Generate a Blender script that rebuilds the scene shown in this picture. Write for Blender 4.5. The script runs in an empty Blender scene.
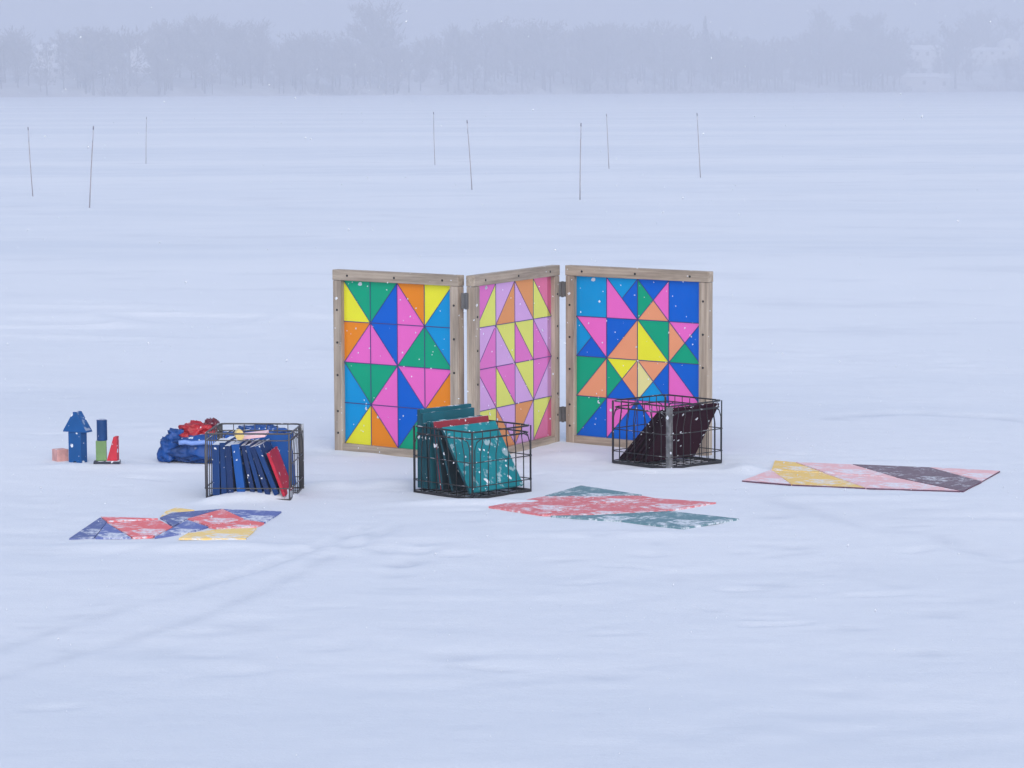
import bpy, bmesh, math, random
import numpy as np
from mathutils import Vector, Matrix, noise as mnoise

random.seed(11)
rng = np.random.default_rng(11)
S = bpy.context.scene
COL = S.collection
PI = math.pi

# ------------------------------------------------------------------ camera
F = 2812.0
EYE = 1.6
PITCH = math.atan((384 - 89.5) / F)
ROLL = math.radians(0.22)
cam_d = bpy.data.cameras.new('camera')
cam_d.sensor_width = 36.0
cam_d.lens = F / 1024 * 36
cam_d.clip_start = 0.1
cam_d.clip_end = 6000
cam = bpy.data.objects.new('camera', cam_d)
COL.objects.link(cam)
CM = Matrix.Translation((0, 0, EYE)) @ Matrix.Rotation(PI / 2 - PITCH, 4, 'X') @ Matrix.Rotation(-ROLL, 4, 'Z')
cam.matrix_world = CM
S.camera = cam
R3 = CM.to_3x3()


def at(px, py, z=0.0):
    """Survey of the photograph: the point of the level ice seen at a pixel."""
    d = R3 @ Vector(((px - 512) / F, (384 - py) / F, -1))
    t = (z - EYE) / d.z
    return Vector((d.x * t, d.y * t, z))


def atY(px, py, Y):
    d = R3 @ Vector(((px - 512) / F, (384 - py) / F, -1))
    t = Y / d.y
    return Vector((d.x * t, Y, EYE + d.z * t))


# ------------------------------------------------------------------ helpers
def lin(r, g, b):
    f = lambda c: (c / 255 / 12.92) if c / 255 <= 0.04045 else ((c / 255 + 0.055) / 1.055) ** 2.4
    return (f(r), f(g), f(b), 1)


def tag(o, label=None, cat=None, group=None, kind=None):
    if label: o['label'] = label
    if cat: o['category'] = cat
    if group: o['group'] = group
    if kind: o['kind'] = kind
    return o


def empty(name, loc=(0, 0, 0), rz=0.0):
    o = bpy.data.objects.new(name, None)
    COL.objects.link(o)
    o.location = loc
    o.rotation_euler = (0, 0, rz)
    o.empty_display_size = 0.1
    return o


def link_mesh(name, me, mats, parent=None, smooth=False):
    o = bpy.data.objects.new(name, me)
    COL.objects.link(o)
    for m in (mats if isinstance(mats, (list, tuple)) else [mats]):
        me.materials.append(m)
    if parent: o.parent = parent
    if smooth:
        me.polygons.foreach_set('use_smooth', [True] * len(me.polygons))
    return o


def obj(name, bm, mats, parent=None, smooth=False):
    me = bpy.data.meshes.new(name)
    bmesh.ops.recalc_face_normals(bm, faces=bm.faces)
    bm.to_mesh(me)
    bm.free()
    return link_mesh(name, me, mats, parent, smooth)


def pyobj(name, verts, faces, mats, parent=None, smooth=False):
    me = bpy.data.meshes.new(name)
    me.from_pydata([tuple(v) for v in verts], [], faces)
    me.update()
    return link_mesh(name, me, mats, parent, smooth)


def add_prism(bm, pts, extr, mi=0, bevel=0.0):
    """closed prism: polygon pts (3D) swept by vector extr"""
    pts = [Vector(p) for p in pts]
    extr = Vector(extr)
    a = [bm.verts.new(p) for p in pts]
    b = [bm.verts.new(p + extr) for p in pts]
    fs = [bm.faces.new(a[::-1]), bm.faces.new(b)]
    n = len(pts)
    for i in range(n):
        fs.append(bm.faces.new((a[i], a[(i + 1) % n], b[(i + 1) % n], b[i])))
    for f in fs: f.material_index = mi
    if bevel:
        es = list({e for f in fs for e in f.edges})
        r = bmesh.ops.bevel(bm, geom=es, offset=bevel, segments=2, affect='EDGES', profile=0.6)
        for f in r['faces']: f.material_index = mi
    return fs


def add_box(bm, o, ax, ay, az, mi=0, bevel=0.0):
    """box from corner o along the three edge vectors"""
    o, ax, ay, az = Vector(o), Vector(ax), Vector(ay), Vector(az)
    return add_prism(bm, [o, o + ax, o + ax + ay, o + ay], az, mi, bevel)


def add_cbox(bm, c, s, mi=0, bevel=0.0):
    c = Vector(c)
    return add_box(bm, c - Vector(s) / 2, (s[0], 0, 0), (0, s[1], 0), (0, 0, s[2]), mi, bevel)


def add_tube(bm, pts, r, n=6, closed=False, mi=0, r2=None):
    pts = [Vector(p) for p in pts]
    rings = []
    N = len(pts)
    for i, p in enumerate(pts):
        if closed:
            t = pts[(i + 1) % N] - pts[i - 1]
        else:
            t = pts[min(i + 1, N - 1)] - pts[max(i - 1, 0)]
        t.normalize()
        up = Vector((0, 0, 1)) if abs(t.z) < 0.9 else Vector((1, 0, 0))
        u = t.cross(up).normalized()
        v = t.cross(u)
        rr = r if r2 is None else r + (r2 - r) * i / (N - 1)
        rings.append([bm.verts.new(p + u * math.cos(2 * PI * k / n) * rr + v * math.sin(2 * PI * k / n) * rr) for k in range(n)])
    for i in range(N if closed else N - 1):
        A, B = rings[i], rings[(i + 1) % N]
        for k in range(n):
            bm.faces.new((A[k], A[(k + 1) % n], B[(k + 1) % n], B[k])).material_index = mi
    if not closed:
        bm.faces.new(rings[0][::-1]).material_index = mi
        bm.faces.new(rings[-1]).material_index = mi


# ------------------------------------------------------------------ materials
class NT:
    def __init__(self, name):
        self.m = bpy.data.materials.new(name)
        self.m.use_nodes = True
        self.t = self.m.node_tree
        self.t.nodes.clear()
        self.out = self.n('ShaderNodeOutputMaterial')

    def n(self, k, **kw):
        nd = self.t.nodes.new(k)
        for a, b in kw.items(): setattr(nd, a, b)
        return nd

    def l(self, a, b): self.t.links.new(a, b)

    def setv(self, sock, v):
        if isinstance(v, bpy.types.NodeSocket): self.l(v, sock)
        else: sock.default_value = v

    def math(self, op, a, b=0.0, clamp=False):
        nd = self.n('ShaderNodeMath', operation=op, use_clamp=clamp)
        self.setv(nd.inputs[0], a); self.setv(nd.inputs[1], b)
        return nd.outputs[0]

    def mix(self, f, a, b, blend='MIX'):
        nd = self.n('ShaderNodeMix', data_type='RGBA', blend_type=blend)
        self.setv(nd.inputs[0], f); self.setv(nd.inputs[6], a); self.setv(nd.inputs[7], b)
        return nd.outputs[2]

    def coords(self, scale=(1, 1, 1), kind='Object', rot=(0, 0, 0)):
        tc = self.n('ShaderNodeTexCoord')
        mp = self.n('ShaderNodeMapping')
        mp.inputs['Scale'].default_value = scale
        mp.inputs['Rotation'].default_value = rot
        self.l(tc.outputs[kind], mp.inputs[0])
        return mp.outputs[0]

    def noise(self, scale, detail=4, vec=None, rough=0.55, kind='Object'):
        nd = self.n('ShaderNodeTexNoise')
        nd.inputs['Scale'].default_value = scale
        nd.inputs['Detail'].default_value = detail
        nd.inputs['Roughness'].default_value = rough
        self.l(vec if vec is not None else self.coords(kind=kind), nd.inputs['Vector'])
        return nd.outputs['Fac']

    def ramp(self, f, a, b):
        nd = self.n('ShaderNodeMapRange')
        nd.interpolation_type = 'SMOOTHSTEP'
        self.setv(nd.inputs[0], f)
        nd.inputs[1].default_value = a; nd.inputs[2].default_value = b
        return nd.outputs[0]

    def specks(self, scale, size, prob, kind='Object', off=0.0):
        vec = self.coords(kind=kind)
        if off:
            vec.node.inputs['Location'].default_value = (off, off * 1.7, off * 0.6)
        # wobble the cells so that the clumps are not round
        nz = self.n('ShaderNodeTexNoise'); nz.inputs['Scale'].default_value = scale * 1.6
        self.l(vec, nz.inputs['Vector'])
        sub = self.n('ShaderNodeVectorMath', operation='SUBTRACT'); sub.inputs[1].default_value = (0.5, 0.5, 0.5)
        self.l(nz.outputs['Color'], sub.inputs[0])
        sc = self.n('ShaderNodeVectorMath', operation='SCALE'); sc.inputs['Scale'].default_value = 0.7 / scale
        self.l(sub.outputs[0], sc.inputs[0])
        add = self.n('ShaderNodeVectorMath', operation='ADD')
        self.l(vec, add.inputs[0]); self.l(sc.outputs[0], add.inputs[1])
        v = self.n('ShaderNodeTexVoronoi'); v.inputs['Scale'].default_value = scale
        self.l(add.outputs[0], v.inputs['Vector'])
        wn = self.n('ShaderNodeTexWhiteNoise', noise_dimensions='3D')
        self.l(v.outputs['Color'], wn.inputs['Vector'])
        keep = self.math('LESS_THAN', wn.outputs['Value'], prob)
        sz = self.math('MULTIPLY', wn.outputs['Value'], size / prob)
        dot = self.math('LESS_THAN', v.outputs['Distance'], sz)
        return self.math('MULTIPLY', keep, dot)


SNOW = (0.700, 0.735, 0.790, 1)


def mat(name, color, rough=0.6, vary=0.12, vscale=9, specks=(), lie=0.0, spec=0.3, bump=0.0, metal=0.0):
    """painted / plain surface with slight variation, stuck snow clumps and snow lying on upward faces"""
    t = NT(name)
    p = t.n('ShaderNodeBsdfPrincipled')
    c = color
    nf = t.noise(vscale, 5)
    c = t.mix(t.ramp(nf, 0.3, 0.7), tuple(x * (1 - vary) for x in color[:3]) + (1,), tuple(min(1, x * (1 + vary)) for x in color[:3]) + (1,))
    m = None
    for i, (sc, sz, pr) in enumerate(specks):
        s = t.specks(sc, sz, pr, off=3.1 * i + len(name) * 0.37)
        m = s if m is None else t.math('MAXIMUM', m, s)
    if lie:
        g = t.n('ShaderNodeNewGeometry')
        sx = t.n('ShaderNodeSeparateXYZ'); t.l(g.outputs['Normal'], sx.inputs[0])
        up = t.ramp(sx.outputs[2], 0.35, 0.8)
        ln = t.ramp(t.noise(26, 5), 0.62 - lie * 0.4, 0.7 - lie * 0.4)
        s = t.math('MULTIPLY', up, ln)
        m = s if m is None else t.math('MAXIMUM', m, s)
    if m is not None:
        c = t.mix(m, c, SNOW)
        t.l(t.math('ADD', rough, t.math('MULTIPLY', m, 0.95 - rough)), p.inputs['Roughness'])
    else:
        p.inputs['Roughness'].default_value = rough
    t.l(c, p.inputs['Base Color'])
    p.inputs['Specular IOR Level'].default_value = spec
    p.inputs['Metallic'].default_value = metal
    if bump:
        b = t.n('ShaderNodeBump'); b.inputs['Strength'].default_value = bump; b.inputs['Distance'].default_value = 0.01
        t.l(t.noise(60, 6), b.inputs['Height']); t.l(b.outputs[0], p.inputs['Normal'])
    t.l(p.outputs[0], t.out.inputs[0])
    return t.m


def pane_mat(name, color, see=0.1):
    """coloured film: part reflects, most lets the light through, a little stays clear"""
    t = NT(name)
    p = t.n('ShaderNodeBsdfPrincipled')
    tr = t.n('ShaderNodeBsdfTranslucent')
    cl = t.n('ShaderNodeBsdfTransparent')
    nf = t.noise(7, 3)
    c = t.mix(nf, tuple(x * 0.93 for x in color[:3]) + (1,), tuple(min(1, x * 1.06) for x in color[:3]) + (1,))
    sp = t.math('MAXIMUM', t.specks(24, 0.26, 0.05), t.specks(60, 0.30, 0.05, off=5.0))
    c2 = t.mix(sp, c, SNOW)
    t.l(c2, p.inputs['Base Color'])
    t.l(c2, tr.inputs['Color'])
    t.l(c, cl.inputs['Color'])
    p.inputs['Roughness'].default_value = 0.35
    p.inputs['Specular IOR Level'].default_value = 0.25
    m1 = t.n('ShaderNodeMixShader'); m1.inputs[0].default_value = 0.36
    t.l(p.outputs[0], m1.inputs[1]); t.l(tr.outputs[0], m1.inputs[2])
    m2 = t.n('ShaderNodeMixShader')
    t.l(t.math('MULTIPLY', t.math('SUBTRACT', 1.0, sp), see), m2.inputs[0])
    t.l(m1.outputs[0], m2.inputs[1]); t.l(cl.outputs[0], m2.inputs[2])
    t.l(m2.outputs[0], t.out.inputs[0])
    return t.m


def wood_mat(name, dark, light, along):
    t = NT(name)
    p = t.n('ShaderNodeBsdfPrincipled')
    sc = [34, 34, 34]; sc[along] = 2.2
    v = t.coords(tuple(sc))
    g = t.noise(1.0, 6, v, 0.65)
    c = t.mix(t.ramp(g, 0.3, 0.72), dark, light)
    kn = t.noise(3.5, 3)
    c = t.mix(t.math('MULTIPLY', t.ramp(kn, 0.6, 0.8), 0.35), c, tuple(x * 0.55 for x in dark[:3]) + (1,))
    sp = t.math('MAXIMUM', t.specks(30, 0.22, 0.05), t.specks(75, 0.28, 0.05, off=2.2))
    c = t.mix(sp, c, SNOW)
    t.l(c, p.inputs['Base Color'])
    p.inputs['Roughness'].default_value = 0.8
    b = t.n('ShaderNodeBump'); b.inputs['Strength'].default_value = 0.35; b.inputs['Distance'].default_value = 0.004
    t.l(g, b.inputs['Height']); t.l(b.outputs[0], p.inputs['Normal'])
    t.l(p.outputs[0], t.out.inputs[0])
    return t.m


def snow_mat():
    t = NT('snow')
    p = t.n('ShaderNodeBsdfPrincipled')
    # wind-packed crust (greyer) and fresh drift (whiter), drawn out along the wind
    scour = t.ramp(t.noise(1.0, 5, t.coords((0.55, 0.75, 1), rot=(0, 0, .5)), .6), .52, .72)
    far = t.ramp(t.noise(1.0, 3, t.coords((0.010, 0.075, 1)), 0.5), 0.40, 0.62)
    mid = t.ramp(t.noise(1.0, 6, t.coords((0.35, 0.8, 1)), 0.55), 0.38, 0.66)
    fine = t.noise(1.0, 6, t.coords((3.0, 6.5, 3)), 0.7)
    c = t.mix(far, (0.612, 0.652, 0.716, 1), (0.688, 0.716, 0.764, 1))
    c = t.mix(t.math('MULTIPLY', mid, 0.6), c, (0.690, 0.718, 0.766, 1))
    c = t.mix(t.math('MULTIPLY', t.ramp(fine, 0.55, 0.75), 0.25), c, (0.55, 0.59, 0.66, 1))
    at_ = t.n('ShaderNodeAttribute', attribute_name='dent_shade')
    c = t.mix(t.math('MULTIPLY', at_.outputs['Fac'], 0.48), c, (0.46, 0.50, 0.575, 1))  # painted shade: darkens the snow colour inside dents and grooves
    c = t.mix(t.math('MULTIPLY', scour, 0.5), c, (0.565, 0.60, 0.665, 1))
    t.l(c, p.inputs['Base Color'])
    p.inputs['Roughness'].default_value = 0.85
    p.inputs['Specular IOR Level'].default_value = 0.15
    b = t.n('ShaderNodeBump'); b.inputs['Strength'].default_value = 0.3; b.inputs['Distance'].default_value = 0.012
    h = t.math('ADD', t.noise(1.0, 8, t.coords((5, 9, 8)), 0.7), t.math('MULTIPLY', t.noise(120, 3), 0.25))
    t.l(h, b.inputs['Height']); t.l(b.outputs[0], p.inputs['Normal'])
    t.l(p.outputs[0], t.out.inputs[0])
    return t.m


M_SNOW = snow_mat()

# ------------------------------------------------------------------ the snow-covered lake
def vnoise(x, y, seed):
    """smooth value noise on a lattice"""
    xi = np.floor(x).astype(np.int64); yi = np.floor(y).astype(np.int64)
    fx = x - xi; fy = y - yi
    def h(a, b):
        k = (a * 374761393 + b * 668265263 + seed * 1442695041) & 0xFFFFFFFF
        k = ((k ^ (k >> 13)) * 1274126177) & 0xFFFFFFFF
        return ((k ^ (k >> 16)) & 0xFFFF) / 65535.0
    sx = fx * fx * fx * (fx * (fx * 6 - 15) + 10); sy = fy * fy * fy * (fy * (fy * 6 - 15) + 10)
    a = h(xi, yi) + (h(xi + 1, yi) - h(xi, yi)) * sx
    b = h(xi, yi + 1) + (h(xi + 1, yi + 1) - h(xi, yi + 1)) * sx
    return a + (b - a) * sy - 0.5


BUMPS = []    # (x, y, rx, ry, height, angle)
GROOVES = []  # (points, width, depth)


def dent(px, py, rx, ry, h, a=0.0):
    p = at(px, py); BUMPS.append((p.x, p.y, rx, ry, h, a))


# old footprints and scuffs
for px, py in ((396, 571), (412, 559), (399, 563), (420, 550), (383, 548), (428, 541)):
    dent(px + random.uniform(-3, 3), py, 0.055, 0.08, -0.010, random.uniform(-.4, .4))
for px, py, s in ((243, 627, 1.3), (205, 655, .9), (150, 652, 1.4), (140, 674, 1), (243, 672, .8), (330, 646, 1.2), (456, 655, 1.2), (196, 633, 1.2),
                  (770, 585, 1), (690, 580, 1.1), (856, 626, .8), (925, 652, 1), (605, 675, 1), (900, 584, 1), (935, 612, 1.2), (770, 516, 1.1),
                  (795, 548, 1), (975, 600, 1), (560, 560, .9), (840, 690, 1)):
    dent(px, py, 0.07 * s, 0.06 * s, -0.005, random.uniform(-.6, .6))
# sledge tracks coming in from the left
def track(pix, w, d):
    GROOVES.append(([at(*p) for p in pix], w, d))
track([(-60, 664), (0, 648), (110, 612), (200, 584), (270, 562), (330, 541), (385, 520)], 0.03, 0.012)
track([(-60, 692), (0, 676), (90, 650), (180, 624), (260, 590), (345, 548), (400, 524)], 0.03, 0.010)
track([(830, 420), (900, 414), (1000, 418), (1100, 430)], 0.07, 0.012)
track([(770, 500), (840, 520), (920, 535), (1010, 560)], 0.05, 0.010)
rs = random.Random(5)
for _ in range(46):
    dent(rs.uniform(320, 770), rs.uniform(446, 560), rs.uniform(.03, .07), rs.uniform(.03, .06), rs.uniform(-.009, .002), rs.uniform(-1, 1))
for _ in range(70):
    a_ = at(rs.uniform(0, 1024), rs.uniform(330, 740)); an = rs.gauss(0, .5); ln_ = rs.uniform(.05, .22)
    GROOVES.append(([a_, a_ + Vector((math.cos(an) * ln_, math.sin(an) * ln_, 0))], .022, rs.uniform(.004, .010)))
# snow pushed up against the things
dent(246, 499, 0.13, 0.075, 0.032)
dent(280, 497, 0.05, 0.06, 0.045)
dent(214, 502, 0.06, 0.05, 0.018)
dent(182, 468, 0.3, 0.10, 0.012)
dent(330, 486, 0.12, 0.10, 0.014)
dent(395, 484, 0.20, 0.10, 0.016)
dent(470, 503, 0.28, 0.06, 0.016)
dent(665, 472, 0.28, 0.06, 0.014)
dent(575, 456, 0.16, 0.12, 0.014)
dent(745, 470, 0.06, 0.16, 0.022)
dent(860, 498, 0.45, 0.07, 0.008)
dent(165, 546, 0.45, 0.08, 0.016)
dent(610, 534, 0.40, 0.07, 0.008)
dent(85, 466, 0.25, 0.08, 0.010)


def dent_shade(x, y):
    """shade painted into the colour where feet and sledge runners pressed the snow"""
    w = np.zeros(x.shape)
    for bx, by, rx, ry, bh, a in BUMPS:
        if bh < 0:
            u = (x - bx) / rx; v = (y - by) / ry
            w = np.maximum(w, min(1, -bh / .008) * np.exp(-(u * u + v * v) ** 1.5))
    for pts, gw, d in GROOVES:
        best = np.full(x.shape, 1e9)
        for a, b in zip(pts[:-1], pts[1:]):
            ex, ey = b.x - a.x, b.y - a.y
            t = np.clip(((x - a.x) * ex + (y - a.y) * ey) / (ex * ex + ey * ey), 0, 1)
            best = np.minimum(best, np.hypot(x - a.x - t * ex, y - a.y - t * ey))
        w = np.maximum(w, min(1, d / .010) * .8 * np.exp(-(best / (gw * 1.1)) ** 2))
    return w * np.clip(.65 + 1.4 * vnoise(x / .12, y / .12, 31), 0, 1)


def height(x, y):
    x = np.asarray(x, dtype=float); y = np.asarray(y, dtype=float)
    r = np.hypot(x, y)
    h = 0.020 * vnoise(x / 4.0 + 0.15 * y, y / 3.2, 1) * np.clip((r - 6) / 6, 0.35, 1.6)
    h += 0.005 * vnoise(x / 1.1, y / 1.5 + 0.2 * x, 2)
    h += 0.0025 * vnoise(x / 0.42, y / 0.42 + .3 * x, 3)
    h += 0.0018 * vnoise(x / 0.16, y / 0.13, 4)
    # crusted ridges of wind-cut snow
    m = np.clip(vnoise(x / 2.5, y / 2.2, 5) * 3.0, 0, 1)
    q = 1 - np.abs(vnoise(x / 0.9 + .4 * vnoise(x / .5, y / .5, 8), y / 0.45, 6)) * 5
    h += 0.003 * m * np.clip(q, 0, 1)
    left = np.exp(-((x + 3.0) / 2.4) ** 2 - ((y - 19.6) / 1.6) ** 2)
    h += 0.035 * left * np.clip(1 - np.abs(vnoise(x / 1.1, y / 0.6 + x * .35, 7)) * 4, 0, 1)
    # long low drifts out on the lake
    h += 0.022 * vnoise(x / 45 + y * .02, y / 11.0 + .05 * x, 9) * np.clip((r - 18) / 20, 0, 1)
    # calmer where the things stand
    calm = np.exp(-(x / 2.7) ** 4 - ((y - 11.6) / 1.9) ** 4)
    h *= 1 - 0.80 * calm
    h += 0.009 * vnoise(x / 0.20, y / 0.13, 14) * np.clip(vnoise(x / .8, y / .7, 15) * 2.5 + .2, 0, 1) + 0.0028 * vnoise(x / 0.09, y / 0.07, 16)
    for bx, by, rx, ry, bh, a in BUMPS:
        dx, dy = x - bx, y - by
        c, s = math.cos(a), math.sin(a)
        u = (dx * c + dy * s) / rx; v = (-dx * s + dy * c) / ry
        h += bh * np.exp(-(u * u + v * v) ** 1.3)
    for pts, w, d in GROOVES:
        best = np.full(x.shape, 1e9)
        for a, b in zip(pts[:-1], pts[1:]):
            ex, ey = b.x - a.x, b.y - a.y
            t = np.clip(((x - a.x) * ex + (y - a.y) * ey) / (ex * ex + ey * ey), 0, 1)
            best = np.minimum(best, np.hypot(x - a.x - t * ex, y - a.y - t * ey))
        br = np.clip(vnoise(x / .5, y / .5, 12) * 2.5 + .7, 0.1, 1)
        h += br * (-d * np.exp(-(best / w) ** 2) + 0.12 * d * np.exp(-((best - 2.2 * w) / w) ** 2))
    # flat near the far shore
    h *= np.clip((4000 - r) / 3000, 0, 1)
    return h


def gz(x, y):
    return float(height(np.array([x]), np.array([y]))[0])


def axis(core, g, end):
    a = list(core); st = core[1] - core[0]
    up = [core[-1]]
    while up[-1] < end:
        st *= g; up.append(up[-1] + st)
    return a, up[1:]


xc = np.arange(-2.7, 2.701, 0.030)
a, up = axis(list(xc), 1.075, 2200)
xs = np.array([-u for u in up[::-1]] + a + up)
yc = list(np.arange(6.0, 13.6, 0.027))
st = 0.027; up = [yc[-1]]
while up[-1] < 70: st *= 1.010; up.append(up[-1] + st)
while up[-1] < 2200: st *= 1.07; up.append(up[-1] + st)
dn = [yc[0]]; st = 0.027
while dn[-1] > -150: st *= 1.09; dn.append(dn[-1] - st)
ys = np.array(dn[1:][::-1] + yc + up[1:])
X, Y = np.meshgrid(xs, ys)
Z = height(X, Y)
nx, ny = len(xs), len(ys)
me = bpy.data.meshes.new('snow_ground')
co = np.stack([X, Y, Z], -1).reshape(-1, 3)
idx = np.arange(nx * ny).reshape(ny, nx)
q = np.stack([idx[:-1, :-1], idx[:-1, 1:], idx[1:, 1:], idx[1:, :-1]], -1).reshape(-1, 4)
me.vertices.add(len(co)); me.vertices.foreach_set('co', co.ravel())
me.loops.add(q.size); me.loops.foreach_set('vertex_index', q.ravel().astype(np.int32))
me.polygons.add(len(q)); me.polygons.foreach_set('loop_start', np.arange(0, q.size, 4, dtype=np.int32))
me.update(calc_edges=True)
me.attributes.new('dent_shade', 'FLOAT', 'POINT').data.foreach_set('value', dent_shade(X, Y).ravel().astype(np.float32))
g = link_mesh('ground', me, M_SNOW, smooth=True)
tag(g, 'wind packed snow covering the frozen lake', kind='structure')

# ------------------------------------------------------------------ colours
BLUE = lin(0, 104, 212); CYAN = lin(0, 158, 220); GREEN = lin(0, 172, 128); PINK = (0.99, 0.17, 0.60, 1)
ORANGE = (0.98, 0.29, 0.015, 1); SALMON = (0.98, 0.38, 0.19, 1); YELLOW = (0.98, 0.92, 0.04, 1)
YGREEN = (0.96, 0.95, 0.20, 1); LILAC = (0.86, 0.50, 0.84, 1); RED = (0.97, 0.13, 0.26, 1); MAUVE = (0.80, 0.30, 0.74, 1)
PALE = (0.93, 0.84, 0.34, 1)
PALES = dict(p=(0.99, 0.25, 0.64, 1), o=(0.99, 0.40, 0.15, 1), l=LILAC, r=(0.98, 0.24, 0.40, 1), Y=YGREEN)
PANE = {}
for k, c in dict(b=BLUE, c=CYAN, g=GREEN, p=PINK, o=ORANGE, s=SALMON, y=YELLOW, w=PALE).items():
    PANE[k, 'dense'] = pane_mat('dense_acrylic', c, 0.16)
for k, c in PALES.items():
    PANE[k, 'clear'] = pane_mat('clear_acrylic', c, 0.5)
M_SEAM = mat('seam_line', lin(60, 60, 118), 0.5, specks=((60, .3, .04),))
WOODV = wood_mat('weathered_wood_upright', lin(130, 118, 106), lin(184, 170, 154), 2)
WOODH = wood_mat('weathered_wood_level', lin(126, 115, 102), lin(180, 166, 150), 0)
M_STEEL = mat('galvanised_steel', (0.12, 0.12, 0.125, 1), 0.5, metal=0.5, specks=((50, .3, .08),))
M_BLACK = mat('black_iron', (0.02, 0.02, 0.022, 1), 0.5)

# ------------------------------------------------------------------ folding screen
PH = 0.808
RAIL = 0.047
# each cell: four quarters top, right, bottom, left
LEFT = [['ggyy', 'gbbg', 'oopp', 'yccy'],
        ['oppo', 'bbpp', 'pggp', 'ccgg'],
        ['ggcc', 'gppg', 'ppbb', 'poop'],
        ['cyyc', 'ppoo', 'bggb', 'ggcc']]
MIDDLE = [['pYYp', 'lool', 'ooll', 'rrYY'],
          ['lppl', 'YYll', 'YYpp', 'llpp'],
          ['ppll', 'ppYY', 'YYll', 'pllp'],
          ['YYll', 'lloo', 'ollo', 'YrrY']]
RIGHT = [['cccc', 'cbpp', 'bpsg', 'bbbb'],
         ['ppbc', 'bssb', 'ggyy', 'pbgs'],
         ['gssg', 'ysbg', 'sbcw', 'bbpp'],
         ['gbbg', 'pbbp', 'ppbb', 'pbbp']]

screen = empty('folding_screen', (0, 0, 0))
tag(screen, 'zigzag folding screen of three wooden frames glazed with bright coloured triangles', 'screen')


def panel(A, B, cells, sfx, label):
    A = Vector((A.x, A.y, 0)); B = Vector((B.x, B.y, 0))
    w = (B - A).length
    d = B - A
    rz = math.atan2(d.y, d.x)
    zb = min(gz(A.x, A.y), gz(B.x, B.y), gz((A.x + B.x) / 2, (A.y + B.y) / 2)) - 0.012
    z1 = PH
    T = 0.040
    # local: x along the panel, y = depth (0 front .. T back), z up
    # panes
    x0, x1 = RAIL + 0.001, w - RAIL - 0.001
    y0, y1 = zb + RAIL + 0.001, z1 - RAIL
    cw, chh = (x1 - x0) / 4, (y1 - y0) / 4
    bm = bmesh.new()
    keys = []
    yp = 0.020
    seam_edges = {}
    for r in range(4):
        for c in range(4):
            xa, xb = x0 + c * cw, x0 + (c + 1) * cw
            zt, zl = y1 - r * chh, y1 - (r + 1) * chh
            P = dict(tl=(xa, zt), tr=(xb, zt), br=(xb, zl), bl=(xa, zl), ce=((xa + xb) / 2, (zt + zl) / 2))
            q = cells[r][c]
            tri = [('tl', 'tr'), ('tr', 'br'), ('br', 'bl'), ('bl', 'tl')]
            for (a, b), k in zip(tri, q):
                if k not in keys: keys.append(k)
                pts = [(P[a][0], yp, P[a][1]), (P[b][0], yp, P[b][1]), (P['ce'][0], yp, P['ce'][1])]
                f = bm.faces.new([bm.verts.new(p) for p in pts])
                f.material_index = keys.index(k)
            # seams on the diagonals where the colour changes
            for i, cn in enumerate(('tl', 'tr', 'br', 'bl')):
                if q[i] != q[i - 1]:
                    seam_edges[(cn, r, c)] = (P[cn], P['ce'])
            if r: seam_edges[('h', r, c)] = (P['tl'], P['tr'])
            if c: seam_edges[('v', r, c)] = (P['tl'], P['bl'])
    bmesh.ops.remove_doubles(bm, verts=bm.verts, dist=1e-5)
    SI = len(keys)
    for key, (a, b) in seam_edges.items():
        a = Vector((a[0], 0, a[1])); b = Vector((b[0], 0, b[1]))
        t = (b - a).normalized()
        if key[0] in 'hv':
            hw = 0.0018 if sfx == 'dense' else 0.0016
            yo = yp - 0.0030
        else:
            hw = 0.0015 if sfx == 'dense' else 0.0011
            yo = yp - 0.0022 - 0.0004 * (key[0] in ('tl', 'br'))
        n = Vector((-t.z, 0, t.x)) * hw
        a = a + t * 0.001; b = b - t * 0.001
        add_prism(bm, [a + n + Vector((0, yo, 0)), b + n + Vector((0, yo, 0)), b - n + Vector((0, yo, 0)), a - n + Vector((0, yo, 0))], (0, 0.0012, 0), SI)
    frame = obj('panel', bm, [PANE[k, sfx] for k in keys] + [M_SEAM], screen)
    frame.location = (A.x, A.y, 0); frame.rotation_euler = (0, 0, rz)
    frame['label'] = label
    for xo in (0, w - RAIL):
        bm = bmesh.new()
        add_box(bm, (xo, 0, zb), (RAIL, 0, 0), (0, T, 0), (0, 0, z1 - RAIL - zb), 0, 0.003)
        obj('stile', bm, WOODV, frame)
    bm = bmesh.new()
    add_box(bm, (-0.002, -0.001, z1 - RAIL + 0.001), (w + 0.004, 0, 0), (0, T + 0.002, 0), (0, 0, RAIL), 0, 0.003)
    obj('top_rail', bm, WOODH, frame)
    bm = bmesh.new()
    add_box(bm, (RAIL + 0.001, 0.001, zb), (w - 2 * RAIL - 0.002, 0, 0), (0, T - 0.002, 0), (0, 0, RAIL), 0, 0.003)
    obj('bottom_rail', bm, WOODH, frame)
    bm = bmesh.new()
    add_cyl_y(bm, (0, 0, 0), 0.0052, 0.004)
    sc = None
    spots = [(w * fx, -.003, z1 - RAIL / 2) for fx in (.12, .5, .88)]
    spots += [(RAIL / 2, -.002, z1 * fz) for fz in (.1, .22, .42, .6, .78)] + [(w - RAIL / 2, -.002, z1 * fz) for fz in (.16, .28, .48, .66, .84)]
    for sp in spots:
        if sc is None: sc = q = obj('screw', bm, M_BLACK, frame)
        else:
            q = sc.copy(); COL.objects.link(q); q.parent = frame
        q.location = sp
    return frame, w, rz


def add_cyl_y(bm, c, r, d, n=8):
    add_prism(bm, [(c[0] + r * math.cos(2 * PI * k / n), c[1], c[2] + r * math.sin(2 * PI * k / n)) for k in range(n)], (0, d, 0))


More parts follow.
